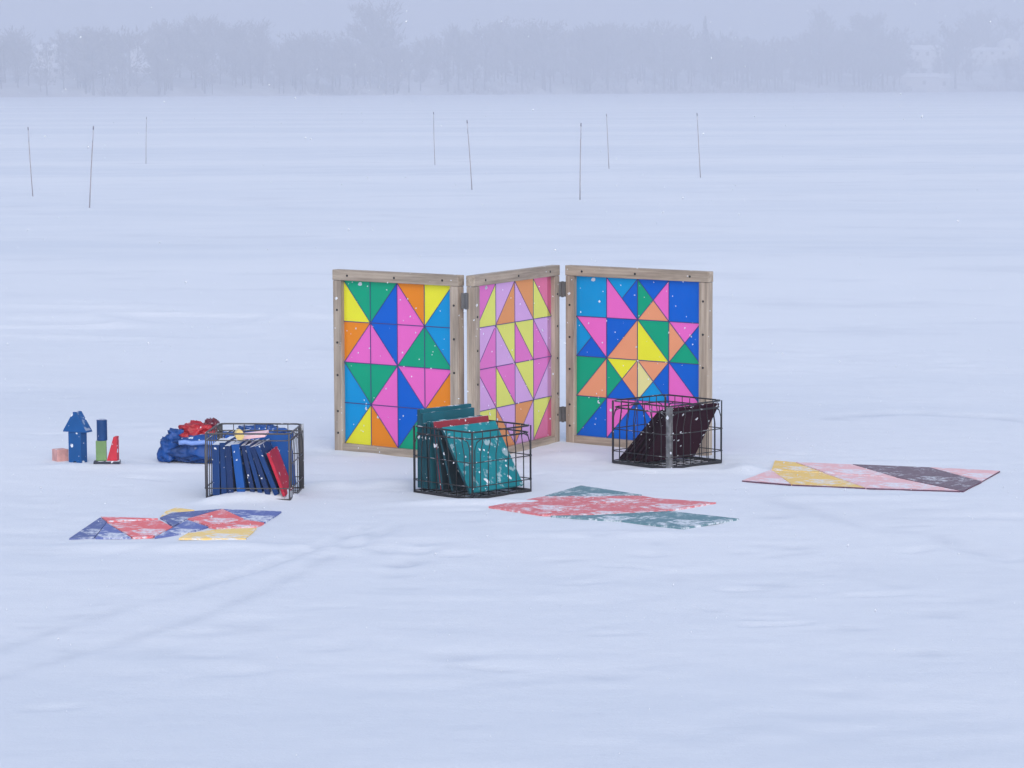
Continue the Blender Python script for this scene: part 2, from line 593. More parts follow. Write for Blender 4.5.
L0, L1 = at(334.5, 450.3), at(459.0, 462.8)
M0, M1 = at(475.5, 463.6), at(560.0, 442.3)
R0, R1 = at(565.8, 442.8), at(707.0, 456.4)
panel(L0, L1, LEFT, 'dense', 'left panel of green, pink, blue, yellow and orange triangles')
panel(M0, M1, MIDDLE, 'clear', 'middle panel of see-through pink, lilac, yellow and orange triangles')
panel(R0, R1, RIGHT, 'dense', 'right panel of blue squares with pink, salmon, green and yellow triangles')


def hinge(P, Q, z):
    """strap hinge bridging the gap between two frames"""
    mid = (P + Q) / 2
    bm = bmesh.new()
    for a in (P, Q):
        d = (a - mid); d.z = 0; d.normalize()
        n = Vector((-d.y, d.x, 0))
    add_tube(bm, [Vector((mid.x, mid.y - 0.004, z - 0.036)), Vector((mid.x, mid.y - 0.004, z + 0.036))], 0.0065, 8)
    for k in (-1, 1):
        o = Vector((mid.x, mid.y - 0.002, z - 0.034))
        add_box(bm, o, (k * 0.022, 0.004, 0), (0, 0.003, 0), (0, 0, 0.068))
    obj('hinge', bm, M_STEEL, screen)


for z in (0.70, 0.13):
    hinge(L1, M0, z)
    hinge(M1, R0, z)

# ------------------------------------------------------------------ wire crates
M_WIRE = mat('dark_wire', (0.030, 0.030, 0.034, 1), 0.45, metal=0.3, specks=((70, .3, .05),), lie=0.1)
M_WIREG = mat('grey_wire', (0.085, 0.082, 0.084, 1), 0.5, metal=0.3, specks=((70, .3, .05),), lie=0.1)
CW, CH = 0.335, 0.275


def rrect(w, d, z, r=0.03, n=4):
    out = []
    for cx, cy, a0 in ((w / 2 - r, d / 2 - r, 0), (-w / 2 + r, d / 2 - r, 90), (-w / 2 + r, -d / 2 + r, 180), (w / 2 - r, -d / 2 + r, 270)):
        for k in range(n + 1):
            a = math.radians(a0 + 90 * k / n)
            out.append((cx + r * math.cos(a), cy + r * math.sin(a), z))
    return out


def wire_crate(loc, rz, m, label, posts=(.003, .0045, .0045, .0045), plate=None, wire=0.0019, open_front=False):
    root = empty('wire_crate', loc, rz)
    tag(root, label, 'crate', 'wire milk crates')
    h = CH
    bm = bmesh.new()
    add_tube(bm, rrect(CW, CW, h - 0.005), 0.0036, 6, True)
    add_tube(bm, rrect(CW - .004, CW - .004, h - 0.032), 0.0026, 6, True)
    obj('rim', bm, m, root, True)
    bm = bmesh.new()
    for s in (-1, 1):
        add_cbox(bm, (0, s * (CW / 2 - .002), 0.007), (CW - 0.012, 0.006, 0.014))
        add_cbox(bm, (s * (CW / 2 - .002), 0, 0.0075), (0.006, CW - 0.020, 0.013))
    obj('base_frame', bm, m, root)
    bm = bmesh.new()
    for k in range(1, 6):
        q = -CW / 2 + CW * k / 6
        add_tube(bm, [(q, -CW / 2 + .004, .012), (q, CW / 2 - .004, .012)], wire, 5)
        add_tube(bm, [(-CW / 2 + .004, q, .008), (CW / 2 - .004, q, .008)], wire, 5)
    obj('base_grid', bm, m, root)
    for k in range(4):
        ang = k * PI / 2
        Rm = Matrix.Rotation(ang, 4, 'Z')
        bm = bmesh.new()
        y = -CW / 2
        for i, fx in enumerate((-0.33, -0.20, -0.07, 0.07, 0.20, 0.33)):
            if open_front and k == 0: continue
            x = fx * CW
            j = 0.011 * (1 if fx > 0 else -1)
            add_tube(bm, [(x, y, h - .006), (x, y, h - .05), (x + j * .4, y + .001, h - .07), (x + j, y + .001, h - .10), (x + j, y, .012)], wire, 5)
        for z in ((0.055,) if open_front and k == 0 else (0.15, 0.055)):
            add_tube(bm, [(-CW / 2 + .004, y - .003, z), (CW / 2 - .004, y - .003, z)], wire * 1.15, 5)
        # bowed wire that stiffens each side
        q = CW / 2 - 0.012
        pts = [(-q, y - .002, .05), (-q, y - .002, h - .075), (-q + .012, y - .002, h - .045), (-q + .035, y - .002, h - .034), (q - .035, y - .002, h - .034), (q - .012, y - .002, h - .045), (q, y - .002, h - .075), (q, y - .002, .05)]
        if not (open_front and k == 0): add_tube(bm, pts, wire * 1.2, 5)
        bm.transform(Rm)
        obj('wire_side', bm, m, root, True)
        c = Rm @ Vector((CW / 2 - 0.003, -CW / 2 + 0.003, 0))
        bm = bmesh.new()
        if plate is not None and k == plate:
            pl = 0.019
            o = Vector((CW / 2 + .004, -CW / 2 - .004, 0.004))
            add_box(bm, o, (-pl, 0, 0), (0, .003, 0), (0, 0, h - .012), 0, 0.0008)
            add_box(bm, o + Vector((-.0032, .0032, 0)), (.003, 0, 0), (0, pl, 0), (0, 0, h - .012), 0, 0.0008)
            for z in (.045, .14, .235):
                add_tube(bm, [o + Vector((-pl, -.002, z)), o + Vector((0.002, -.002, z)), o + Vector((0.002, pl, z))], .0018, 5)
            bm.transform(Rm)
            p = obj('corner_plate', bm, M_PLATE, root)
        else:
            add_tube(bm, [(c.x, c.y, 0.002), (c.x, c.y, h - .004)], posts[k], 6)
            obj('corner_post', bm, m, root, True)
    return root


M_PLATE = mat('scuffed_grey_plate', (0.17, 0.173, 0.18, 1), 0.6, vary=0.4, vscale=30, metal=0.4, specks=((40, .4, .15),))

mf, ml, mr = at(470.5, 501), at(415, 492), at(530.5, 492)
mc = (ml + mr) / 2
mrz = PI / 4 + 0.01
CRM = wire_crate((mc.x, mc.y, gz(mc.x, mc.y) - 0.004), mrz, M_WIRE, 'dark wire crate of teal tiles in front of the hinged screen')
rf, rl, rr = at(668, 471.0), at(612.5, 464.8), at(721.5, 462.8)
rc = (rl + rr) / 2
rrz = PI / 4 - 0.02
CRR = wire_crate((rc.x, rc.y, gz(rc.x, rc.y) - 0.002), rrz, M_WIRE, 'wire crate with a grey corner plate, holding dark plum tiles', plate=3)
lf0, lf1 = at(206.5, 501.0), at(289.5, 500.2)
ldir = (lf1 - lf0).normalized()
lrz = math.radians(-4)
lc = (lf0 + lf1) / 2 + Vector((math.sin(-lrz), math.cos(lrz), 0)) * CW / 2
CRL = wire_crate((lc.x, lc.y, gz(lc.x, lc.y) - 0.006), lrz, M_WIREG, 'grey brown wire crate packed with upright dark blue tiles', posts=(.0035, .011, .011, .0035), open_front=True)
# ------------------------------------------------------------------ tiles
SP1 = ((30, .42, .10), (70, .42, .10))
SP2 = ((38, .46, .13), (90, .42, .12))
M_TEAL = mat('teal_foam', lin(0, 118, 128), 0.7, specks=((30, .40, .09), (80, .42, .08)), lie=0.15)
M_TEALD = mat('deep_teal_foam', lin(6, 84, 98), 0.7, specks=((30, .25, .06),), lie=0.25)
M_TEALK = mat('black_teal_foam', lin(14, 36, 44), 0.7, specks=((26, .3, .10),), lie=0.3)
M_TEALE = mat('teal_foam_edge', lin(10, 66, 78), 0.7, specks=((40, .4, .1),), lie=0.25)
M_REDT = mat('dark_red_foam', lin(140, 42, 56), 0.7, specks=SP2, lie=0.5)
M_PLUM = mat('plum_foam', lin(46, 6, 26), 0.8, spec=.1, specks=SP1, lie=0.1)
M_PLUMD = mat('deep_plum_foam', lin(30, 5, 18), 0.8, spec=.1, specks=SP2, lie=0.1)
M_NAVY = mat('navy_foam', lin(0, 52, 110), 0.65, specks=((40, .42, .10), (95, .4, .08)), lie=0.9)
M_NAVYD = mat('deep_navy_foam', lin(2, 40, 90), 0.65, specks=((40, .42, .10), (95, .4, .08)), lie=0.9)
M_BLUEF = mat('blue_foam', lin(0, 76, 152), 0.6, specks=((40, .42, .10), (95, .4, .08)), lie=0.8)
M_CRIM = mat('crimson_foam', lin(176, 26, 54), 0.6, specks=((60, .4, .12),), lie=0.1)
M_PINKP = mat('pale_pink_foam', lin(236, 196, 202), 0.7, specks=(), lie=0.2)


def tile(name, base, u, up, size, th, m, label, cat='tile', group=None, shear=0.0, ends=None):
    """slab with its lower left corner at base; u = its width direction, up = its height direction"""
    base = Vector(base); u = Vector(u).normalized(); up = Vector(up).normalized()
    n = u.cross(up).normalized()
    bm = bmesh.new()
    w, h = size
    pts = [Vector((0, 0, 0)), u * w, u * w + up * h + u * shear, up * h + u * shear]
    add_prism(bm, pts, n * th, 0, 0.0025)
    if ends:
        for f in bm.faces:
            f.normal_update()
            if abs(f.normal.dot(u)) > .8: f.material_index = 1
    o = obj(name, bm, [m, ends] if ends else m)
    o.location = base
    return tag(o, label, cat, group)


# -- middle crate: teal tiles filed from the back left corner to the front
def frame_of(root):
    c, s = math.cos(root.rotation_euler.z), math.sin(root.rotation_euler.z)
    return Vector(root.location), Vector((c, s, 0)), Vector((-s, c, 0))

O, ux, uy = frame_of(CRM)      # ux: towards the back right, uy: towards the back left
Zu = Vector((0, 0, 1))
grp = 'tiles filed in the middle wire crate'
def inc(v, u, z=0.022): return O + uy * (v - CW / 2) + ux * (u - CW / 2) + Zu * z
# v measured from the front right side
tile('foam_tile', inc(.322, .010), ux, Zu, (.29, .315), .017, M_TEALD, 'teal tile standing tallest against the back of its crate', group=grp, ends=M_TEALE)
tile('foam_tile', inc(.300, .012), ux, Zu + uy * .02, (.29, .300), .016, M_TEALD, 'second teal tile upright at the back of its crate', group=grp, ends=M_TEALE)
tile('foam_tile', inc(.279, .010), ux, Zu + uy * .03, (.30, .262), .015, M_TEALK, 'blackish teal tile upright in front of the tall teal ones', group=grp, ends=M_TEALE)
tile('foam_tile', inc(.258, .012), ux, Zu + uy * .04, (.30, .270), .015, M_TEALD, 'low teal tile upright behind the dark red tile', group=grp, ends=M_TEALE)
def lean(vb, vt, zt, u, w, th, m, lab, sh=0.0):
    d = uy * (vt - vb) + Zu * (zt - .024)
    tile('foam_tile', inc(vb, u, .024), ux, d, (w, d.length), th, m, lab, group=grp, shear=sh, ends=M_TEALE)
lean(.205, .243, .292, .012, .31, .013, M_REDT, 'dark red tile with snow along its top edge among teal tiles')
lean(.190, .229, .266, .014, .31, .012, M_TEALK, 'blackish tile leaning just ahead of the red one')
lean(.135, .214, .256, .016, .30, .012, M_TEALK, 'blackish tile leaning behind the big teal front tile')
lean(.030, .188, .270, .008, .300, .013, M_TEAL, 'bright teal tile leaning broad side out at the front of its crate')

# -- right crate: plum tiles leaning over towards the front
O, ux, uy = frame_of(CRR)
grp = 'plum tiles leaning in the right wire crate'
ords = ['foremost plum tile, its speckled broad face behind the wires', 'second plum tile of the leaning row in the right crate', 'third plum tile of the leaning row in the right crate',
        'fourth plum tile of the leaning row in the right crate', 'fifth plum tile of the leaning row in the right crate', 'rearmost plum tile, slumped lowest along the crate floor']
for i, lab in enumerate(ords):
    vb = .160 + .030 * i; vt = .018 + .012 * i
    zt = .262 - .003 * i
    d = uy * (vt - vb) + Zu * (zt - .024)
    tile('foam_tile', inc(vb, .010 + .004 * (i % 3), .024), ux, d, (.315 - .006 * i, d.length), .012, M_PLUM if i % 2 == 0 else M_PLUMD, lab, group=grp, ends=M_PLUMD)

# -- left crate: navy tiles upright like books
O, ux, uy = frame_of(CRL)
grp = 'navy tiles packed in the left wire crate'
def incl(u, v, z): return O + ux * (u - CW / 2) + uy * (v - CW / 2) + Zu * z
rows = [(.022, .000, .029, M_NAVY, 'leftmost navy tile standing straight in the packed crate'),
        (.050, .006, .023, M_NAVY, 'second navy tile from the left in the packed crate'),
        (.073, .010, .024, M_NAVYD, 'darker navy tile third from the left in the packed crate'),
        (.098, .022, .032, M_BLUEF, 'thick brighter blue tile in the middle of the packed crate'),
        (.134, .040, .018, M_NAVYD, 'dark tile leaning right of the thick blue tile'),
        (.152, .052, .018, M_NAVY, 'navy tile with a pale edge leaning mid crate'),
        (.170, .064, .020, M_NAVYD, 'third leaning tile right of the thick blue one'),
        (.190, .078, .020, M_NAVY, 'last navy tile leaning beside the crimson tile')]
for u, ln, th, m, lab in rows:
    up = (Zu * .2 - ux * ln).normalized()
    # the tile's width runs back along uy; thickness towards +ux
    b = incl(u + ln, .022 + random.uniform(0, .012), .022)
    up = (up + uy * random.uniform(-.03, .03)).normalized()
    tile('foam_tile', b, (uy + ux * random.uniform(-.05, .05)), up, (.205, .205 * random.uniform(.96, 1.04)), th, m, lab, group=grp)
up = (Zu * .2 - ux * .074).normalized()
tile('foam_tile', incl(.304, .012, .020), uy, up, (.205, .182), .012, M_CRIM, 'crimson tile leaning at the right end of the packed crate')
tile('foam_tile', incl(.180, .245, .035), ux, Zu + uy * .05 - ux * .12, (.145, .205), .014, M_BLUEF, 'blue square tile standing broad side out at the crate\'s back right')
tile('foam_tile', incl(.130, .060, .238), ux + Zu * .12, uy + Zu * .05, (.10, .10), .012, M_PINKP, 'pale pink tile lying on top of the navy tiles')
# yellow round block on top of the navy tiles
M_YELT = mat('yellow_paint', lin(218, 194, 124), 0.6, specks=(), lie=0.2)
bm = bmesh.new()
c0 = incl(.128, .05, .254)
add_prism(bm, [(0.017 * math.cos(2 * PI * k / 20), -.02, 0.021 * math.sin(2 * PI * k / 20)) for k in range(20)], (0, .05, 0), 0, 0.002)
yb = obj('toy_block', bm, M_YELT)
yb.location = c0 + Vector((0, 0, .006)); yb.rotation_euler = (0, 0, .2)
tag(yb, 'pale yellow round block end-on atop the navy tiles', 'toy block')

# ------------------------------------------------------------------ bags behind the left crate
def lump(name, c, size, m, seed, amp=0.22, fold=9.0, flat=0.0, parent=None, nu=96, nv=56, p=0.7):
    verts, faces = [], []
    for j in range(nv + 1):
        th = PI * j / nv
        for i in range(nu):
            ph = 2 * PI * i / nu
            se = lambda v, e: math.copysign(abs(v) ** e, v)
            d = Vector((se(math.cos(ph), p) * se(math.sin(th), p), se(math.sin(ph), p) * se(math.sin(th), p), se(math.cos(th), p)))
            w = mnoise.noise(d * 1.7 + Vector((seed, 0, 0)))
            f = 1 - abs(mnoise.noise(Vector((d.x * fold * .5, d.y * fold * .5, d.z * fold * .35)) + Vector((seed, w, 5)))) * 2
            f2 = 1 - abs(mnoise.noise(d * fold * 1.3 + Vector((seed, 3, 1)))) * 2
            s = 1 + amp * (w * 0.9 + (f - .5) * .55 + (f2 - .5) * .22)
            v = Vector((d.x * size[0] * s, d.y * size[1] * s, d.z * size[2] * s))
            verts.append(v)
    for j in range(nv):
        for i in range(nu):
            a = j * nu + i; b = j * nu + (i + 1) % nu
            faces.append((a, b, b + nu, a + nu))
    zmin = -size[2] * 0.92
    for v in verts:
        if v.z < zmin: v.z = zmin
    o = pyobj(name, verts, faces, m, parent, True)
    o.location = c
    return o


M_BAGB = mat('blue_plastic_sheet', lin(0, 64, 134), 0.5, vary=.35, vscale=7, spec=.4, specks=((30, .24, .06),), lie=0.08)
M_BAGL = mat('pale_blue_hem', lin(116, 146, 206), 0.5, lie=0.1)
M_BAGR = mat('red_plastic_sheet', lin(156, 10, 26), 0.45, vary=.3, vscale=10, spec=.5, specks=((30, .24, .05),), lie=0.05)
M_BAGD = mat('maroon_plastic_sheet', lin(96, 16, 36), 0.4, spec=.5, specks=((30, .24, .05),), lie=0.1)
pb = at(223, 464.5)
z0 = gz(pb.x, pb.y + .12)
bag = empty('tote_bag', (pb.x, pb.y + .12, z0))
tag(bag, 'crumpled blue plastic bag lying behind the left wire crate', 'bag')
lump('bag_body', (-0.02, 0, 0.058), (.225, .115, .060), M_BAGB, 3.1, amp=.22, fold=6, parent=bag, p=.5)
lump('bag_top', (0.155, .03, .112), (.115, .085, .036), M_BAGB, 8.4, amp=.34, fold=6, parent=bag)
bm = bmesh.new()
add_tube(bm, [(-.19 + .028 * k, -.117 + .004 * math.sin(k * 1.3), .094 + .003 * math.sin(k * 2.1)) for k in range(8)], .010, 8)
obj('hem', bm, M_BAGL, bag, True)
lump('knot', (-.235, -.02, .05), (.046, .045, .052), M_BAGB, 5.7, amp=.45, fold=4, parent=bag, nu=48, nv=30)
lump('handle_fold', (-.20, .01, .104), (.052, .04, .032), M_BAGB, 2.2, amp=.45, fold=5, parent=bag, nu=48, nv=30)
rb = empty('red_bag', (pb.x - .125, pb.y + .13, z0 + .088))
tag(rb, 'crumpled shiny red bag heaped on the blue plastic bag', 'bag')
lump('bag_body', (0, 0, .030), (.080, .06, .046), M_BAGR, 1.3, amp=.34, fold=4, parent=rb, p=.8)
lump('bag_neck', (.062, .02, .046), (.034, .045, .042), M_BAGD, 6.6, amp=.4, fold=6, parent=rb, nu=48, nv=30)

# ------------------------------------------------------------------ toy blocks on the left
M_TBLUE = mat('blue_block_paint', lin(0, 76, 138), 0.55, specks=((42, .5, .14), (95, .42, .08)), lie=0.3)
M_TBLUE2 = mat('navy_block_paint', lin(6, 58, 112), 0.55, specks=((60, .42, .12),), lie=0.3)
M_TGREEN = mat('green_block_paint', lin(108, 140, 92), 0.6, specks=((48, .5, .2),), lie=0.2)
M_TRED = mat('red_block_paint', lin(186, 44, 60), 0.6, specks=((48, .46, .16),), lie=0.1)
M_TPINK = mat('pink_block_paint', lin(198, 150, 146), 0.65, vary=.16, vscale=30, specks=((40, .3, .1),), lie=0.25)
M_TDARK = mat('dark_block_paint', lin(48, 52, 66), 0.7, specks=((40, .4, .3),), lie=0.45)
grp = 'painted toy building blocks'

p = at(77, 462.6)
zt = gz(p.x, p.y + .03) - 0.004
bm = bmesh.new()
# upright block with a shallow arch cut through its foot
w, d, hh = .066, .044, .137
pts = [(-w / 2, 0), (-.010, 0)] + [(.010 * math.cos(PI - PI * k / 6), .012 * math.sin(PI * k / 6)) for k in range(1, 6)] + [(.010, 0), (w / 2, 0), (w / 2, hh), (-w / 2, hh)]
add_prism(bm, [(x, -d / 2, z) for x, z in pts], (0, d, 0), 0, 0)
o = obj('toy_block', bm, M_TBLUE); o.location = (p.x, p.y + .03, zt); o.rotation_euler = (0, 0, math.radians(-28))
tag(o, 'tall blue block standing on the snow under the pointed blue block', 'toy block', grp)
bm = bmesh.new()
pts = [(-.061, 0), (.061, 0), (.058, .008), (.007, .088), (-.007, .088), (-.058, .008)]
add_prism(bm, [(x, -.024, z) for x, z in pts], (0, .048, 0), 0, .002)
o = obj('toy_block', bm, M_TBLUE); o.location = (p.x + .001, p.y + .028, zt + hh + .0005); o.rotation_euler = (0, 0, math.radians(-24))
tag(o, 'blue triangular block set like a roof on the tall block', 'toy block', grp)
q = at(58.0, 461.4)
bm = bmesh.new()
add_cbox(bm, (0, 0, .026), (.054, .054, .056), 0, .003)
o = obj('toy_block', bm, M_TPINK); o.location = (q.x + .004, q.y + .04, gz(q.x, q.y + .03) - .003); o.rotation_euler = (0, 0, math.radians(35))
tag(o, 'pale pink cube block on the snow left of the blue tower', 'toy block', grp)
q = at(106.0, 466.4)
zq = gz(q.x, q.y + .04)
bm = bmesh.new()
add_cbox(bm, (0, 0, .007), (.112, .07, .022), 0, .003)
o = obj('toy_block', bm, M_TDARK); o.location = (q.x, q.y + .035, zq - .004); o.rotation_euler = (0, 0, math.radians(4))
tag(o, 'flat dark slab block under the green and red blocks', 'toy block', grp)
zs = zq - .004 + .0185
bm = bmesh.new()
add_cbox(bm, (0, 0, .043), (.045, .042, .086), 0, .003)
o = obj('toy_block', bm, M_TGREEN); o.location = (q.x - .024, q.y + .035, zs); o.rotation_euler = (0, 0, math.radians(6))
tag(o, 'green upright block with a blue cylinder on top', 'toy block', grp)
bm = bmesh.new()
add_prism(bm, [(.0225 * math.cos(2 * PI * k / 28), .0225 * math.sin(2 * PI * k / 28), 0) for k in range(28)], (0, 0, .090), 0, .0015)
o = obj('toy_block', bm, M_TBLUE2); o.location = (q.x - .0195, q.y + .035, zs + .0865)
for f in o.data.polygons: f.use_smooth = False
tag(o, 'navy blue cylinder block balanced on the green block', 'toy block', grp)
bm = bmesh.new()
add_prism(bm, [(-.024, -.018, 0), (.022, -.018, 0), (.022, -.018, .104), (.008, -.018, .104)], (0, .036, 0), 0, .002)
o = obj('toy_block', bm, M_TRED); o.location = (q.x + .027, q.y + .03, zs + .0005); o.rotation_euler = (0, 0, math.radians(-8))
tag(o, 'red wedge block beside the green block', 'toy block', grp)

# ------------------------------------------------------------------ floor mosaics (loose tiles laid flat on the snow)
def frost(name, color, cover, edge=None):
    """flat tile paint under a wind-blown dusting of snow"""
    t = NT(name)
    p = t.n('ShaderNodeBsdfPrincipled')
    n1 = t.noise(1.0, 9, t.coords((24, 34, 20), 'Object', (0, 0, .5)), .8)
    n2 = t.noise(4.5, 6, rough=.7)
    m = t.math('ADD', t.math('MULTIPLY', n1, .6), t.math('MULTIPLY', n2, .4))
    heavy = t.ramp(m, .53 - cover * .22, .64 - cover * .22)
    light = t.math('ADD', -.04 + .25 * cover, t.math('MULTIPLY', t.noise(60, 8, rough=.8), .30))
    f = t.math('MAXIMUM', t.math('MULTIPLY', heavy, .9), light)
    t.l(t.mix(f, color, SNOW), p.inputs['Base Color'])
    p.inputs['Roughness'].default_value = .75
    p.inputs['Specular IOR Level'].default_value = .2
    t.l(p.outputs[0], t.out.inputs[0])
    return t.m


F_PINK = frost('frosted_pink', lin(226, 166, 166), .32)
F_YEL = frost('frosted_yellow', lin(228, 184, 56), .24)
F_PLUM = frost('frosted_plum', lin(82, 44, 62), .16)
F_CORAL = frost('frosted_coral', lin(204, 66, 72), .30)
F_TEAL = frost('frosted_teal', lin(0, 100, 112), .28)
F_BLUE = frost('frosted_blue', lin(4, 52, 132), .18)
F_CORALH = frost('heavily_frosted_coral', lin(220, 50, 50), .28)
F_BLUEH = frost('heavily_frosted_blue', lin(0, 56, 150), .28)
F_YELH = frost('heavily_frosted_yellow', lin(236, 196, 84), .30)


def floor_tile(pix, m, label, group, z=0.004, th=0.007, edge=None, dark=()):
    P = [at(x, y, z) for x, y in pix]
    c = sum(P, Vector()) / len(P)
    base = sum(gz(p.x, p.y) for p in P + [c] + [(p + c) / 2 for p in P]) / (2 * len(P) + 1)
    lift = .0035 if edge else .0035
    bm = bmesh.new()
    vs = [Vector((p.x - c.x, p.y - c.y, -.004)) for p in P]
    vs = [Vector((v.x * 1.014, v.y * 1.014, v.z)) for v in vs]
    fs = add_prism(bm, vs, (0, 0, th), 0)
    if edge:
        for q_ in dark: fs[2 + q_].material_index = 1
    o = obj('mosaic_tile', bm, [m, edge] if edge else m)
    o.location = (c.x, c.y, base + lift)
    return tag(o, label, 'mosaic tile', group)


def zz(scale, ox, oy, pts): return [(ox + x / scale, oy + y / scale) for x, y in pts]

M_EDGE = mat('plum_tile_edge', lin(96, 66, 84), .8, vary=.3, vscale=20)
gr = 'tiles of the right pink and yellow mosaic'
Z8 = lambda pts: zz(3.657, 730, 440, pts)
floor_tile(Z8([(45, 152), (150, 113), (222, 166)]), F_PINK, 'small pink triangle at the left tip of the right mosaic', gr, th=.0065, dark=(2,), edge=M_EDGE)
floor_tile(Z8([(153, 111), (165, 78), (236, 84), (340, 122)]), F_YEL, 'yellow tile at the upper left corner of the right mosaic', gr, th=.0065, edge=M_EDGE)
floor_tile(Z8([(156, 115), (345, 126), (492, 178), (228, 166)]), F_YEL, 'long yellow triangle at the front left of the right mosaic', gr, th=.0065, dark=(2,), edge=M_EDGE)
floor_tile(Z8([(242, 84), (446, 93), (606, 140), (350, 122)]), F_PINK, 'pink tile at the back edge between yellow and plum', gr, th=.0065, edge=M_EDGE)
floor_tile(Z8([(352, 126), (612, 143), (838, 190), (500, 179)]), F_PINK, 'big pink tile at the front edge of the right mosaic', gr, th=.0065, dark=(2,), edge=M_EDGE)
floor_tile(Z8([(452, 93), (728, 104), (918, 156), (850, 190), (616, 141)]), F_PLUM, 'dark plum triangle across the right mosaic', gr, th=.0065, dark=(2, 3), edge=M_EDGE)
floor_tile(Z8([(734, 104), (986, 117), (922, 154)]), F_PINK, 'pink triangle at the far right corner beyond the plum', gr, th=.0065, dark=(1,), edge=M_EDGE)

gc = 'tiles of the centre coral and teal mosaic'
Z9 = lambda pts: zz(3.657, 480, 470, pts)
floor_tile(Z9([(240, 97), (370, 60), (590, 94), (430, 100)]), F_TEAL, 'teal triangle at the back of the centre mosaic', gc)
floor_tile(Z9([(34, 136), (236, 99), (428, 123), (222, 165)]), F_CORAL, 'coral tile at the left tip of the centre mosaic', gc)
floor_tile(Z9([(244, 99), (590, 97), (640, 106), (436, 122)]), F_CORAL, 'coral triangle at the back edge of the centre mosaic', gc)
floor_tile(Z9([(440, 125), (646, 107), (860, 122), (690, 150)]), F_CORAL, 'coral triangle reaching the right tip of the centre mosaic', gc)
floor_tile(Z9([(230, 166), (434, 126), (684, 151), (420, 165)]), F_CORAL, 'coral triangle at the front of the centre mosaic', gc)
floor_tile(Z9([(262, 169), (420, 167), (676, 153), (512, 188)]), F_TEAL, 'frosted teal triangle along the front of the centre mosaic', gc)
floor_tile(Z9([(522, 188), (690, 153), (944, 181), (742, 215)]), F_TEAL, 'teal diamond set off at the front right of the centre mosaic', gc)

gl = 'tiles of the left snow-dusted mosaic'
Z7 = lambda pts: zz(4.096, 50, 490, pts)
floor_tile(Z7([(80, 196), (205, 111), (232, 130), (180, 192)]), F_BLUE, 'deep blue triangle at the left tip of the left mosaic', gl)
floor_tile(Z7([(210, 111), (440, 118), (236, 129)]), F_CORALH, 'coral triangle at the back of the left mosaic', gl)
floor_tile(Z7([(236, 132), (444, 120), (500, 150), (420, 188), (340, 192)]), F_CORALH, 'snowy coral tile in the middle of the left mosaic', gl)
floor_tile(Z7([(232, 134), (330, 192), (186, 193)]), F_BLUEH, 'snowy blue triangle at the front of the left mosaic', gl)
floor_tile(Z7([(452, 110), (476, 84), (515, 71), (590, 80), (500, 92)]), F_YELH, 'small yellow sliver at the back of the left mosaic', gl)
floor_tile(Z7([(452, 113), (500, 94), (700, 78), (560, 118), (504, 147)]), F_BLUE, 'blue tile at the back step of the left mosaic', gl)
floor_tile(Z7([(706, 79), (790, 118), (650, 146), (566, 118)]), F_CORALH, 'bright coral diamond on the right half of the left mosaic', gl)
floor_tile(Z7([(712, 79), (946, 88), (880, 132), (796, 118)]), F_BLUEH, 'frosted blue tile at the right end of the left mosaic', gl)
floor_tile(Z7([(508, 150), (562, 121), (646, 148), (560, 172), (430, 190)]), F_BLUEH, 'snowy blue tile mid way along the left mosaic', gl)
floor_tile(Z7([(652, 149), (792, 121), (876, 134), (848, 148), (700, 156)]), F_CORALH, 'snowy coral strip behind the long yellow tile', gl)
floor_tile(Z7([(530, 196), (570, 174), (700, 159), (844, 154), (800, 198)]), F_YELH, 'long yellow tile at the front right of the left mosaic', gl)

# ------------------------------------------------------------------ marker stakes on the ice
M_CANE = mat('grey_cane', lin(150, 144, 150), 0.8)
M_BAND = mat('pale_band', lin(168, 168, 178), 0.6)
M_TIP = mat('dark_tip', lin(124, 122, 136), 0.6)
stakes = [((33, 197), (28, 127), 'leftmost stake, leaning slightly left out on the ice'),
          ((89.5, 209), (93.5, 126), 'tallest looking stake at the left, nearest of the left three'),
          ((146, 163), (146.5, 117), 'faint distant stake standing third from the left'),
          ((435, 164), (433.5, 112), 'faint distant stake just left of the screen top'),
          ((472, 190), (467, 120), 'stake leaning left above the gap between left and middle panels'),
          ((580, 201), (581, 123), 'straight stake directly above the right screen panel'),
          ((609, 169), (606.5, 114), 'faint distant stake right of the straight one'),
          ((700.5, 177), (697, 113), 'rightmost stake standing out on the ice')]
for b, t, lab in stakes:
    B = at(*b); B.z = gz(B.x, B.y) - .02
    T = atY(t[0], t[1], B.y)
    v = T - B
    root = empty('marker_stake', B)
    tag(root, lab, 'stake', 'thin marker stakes out on the ice')
    n = v.normalized(); Lh = v.length
    k = random.uniform(-.002, .002)
    bm = bmesh.new(); add_tube(bm, [v * f + Vector((k * math.sin(f * PI) * 3, 0, 0)) for f in (0, .25, .5, .8)], .0078, 7, r2=.0068); obj('shaft', bm, M_CANE, root, True)
    bm = bmesh.new(); add_tube(bm, [v * .8 + n * .001, v * .955], .0080, 7); obj('band', bm, M_BAND, root, True)
    bm = bmesh.new(); add_tube(bm, [v * .955 + n * .001, v], .0090, 7); obj('tip', bm, M_TIP, root, True)

# ------------------------------------------------------------------ far shore
def shoreY(x): return 900 + 0.9 * x * (1 if abs(x) < 260 else 260 / abs(x)) + 14 * math.sin(x / 47.0) + 5 * math.sin(x / 13.0)

def hillz(x, y):
    s = y - shoreY(x)
    b = 1.3 * min(max(s / 6.0, 0), 1) + (13.5 + 3 * math.sin(x / 83.0 + 1) + 1.5 * math.sin(x / 31.0)) * (1 - math.exp(-max(s - 4, 0) / 65))
    return b - (0.5 if s <= 0 else 0)

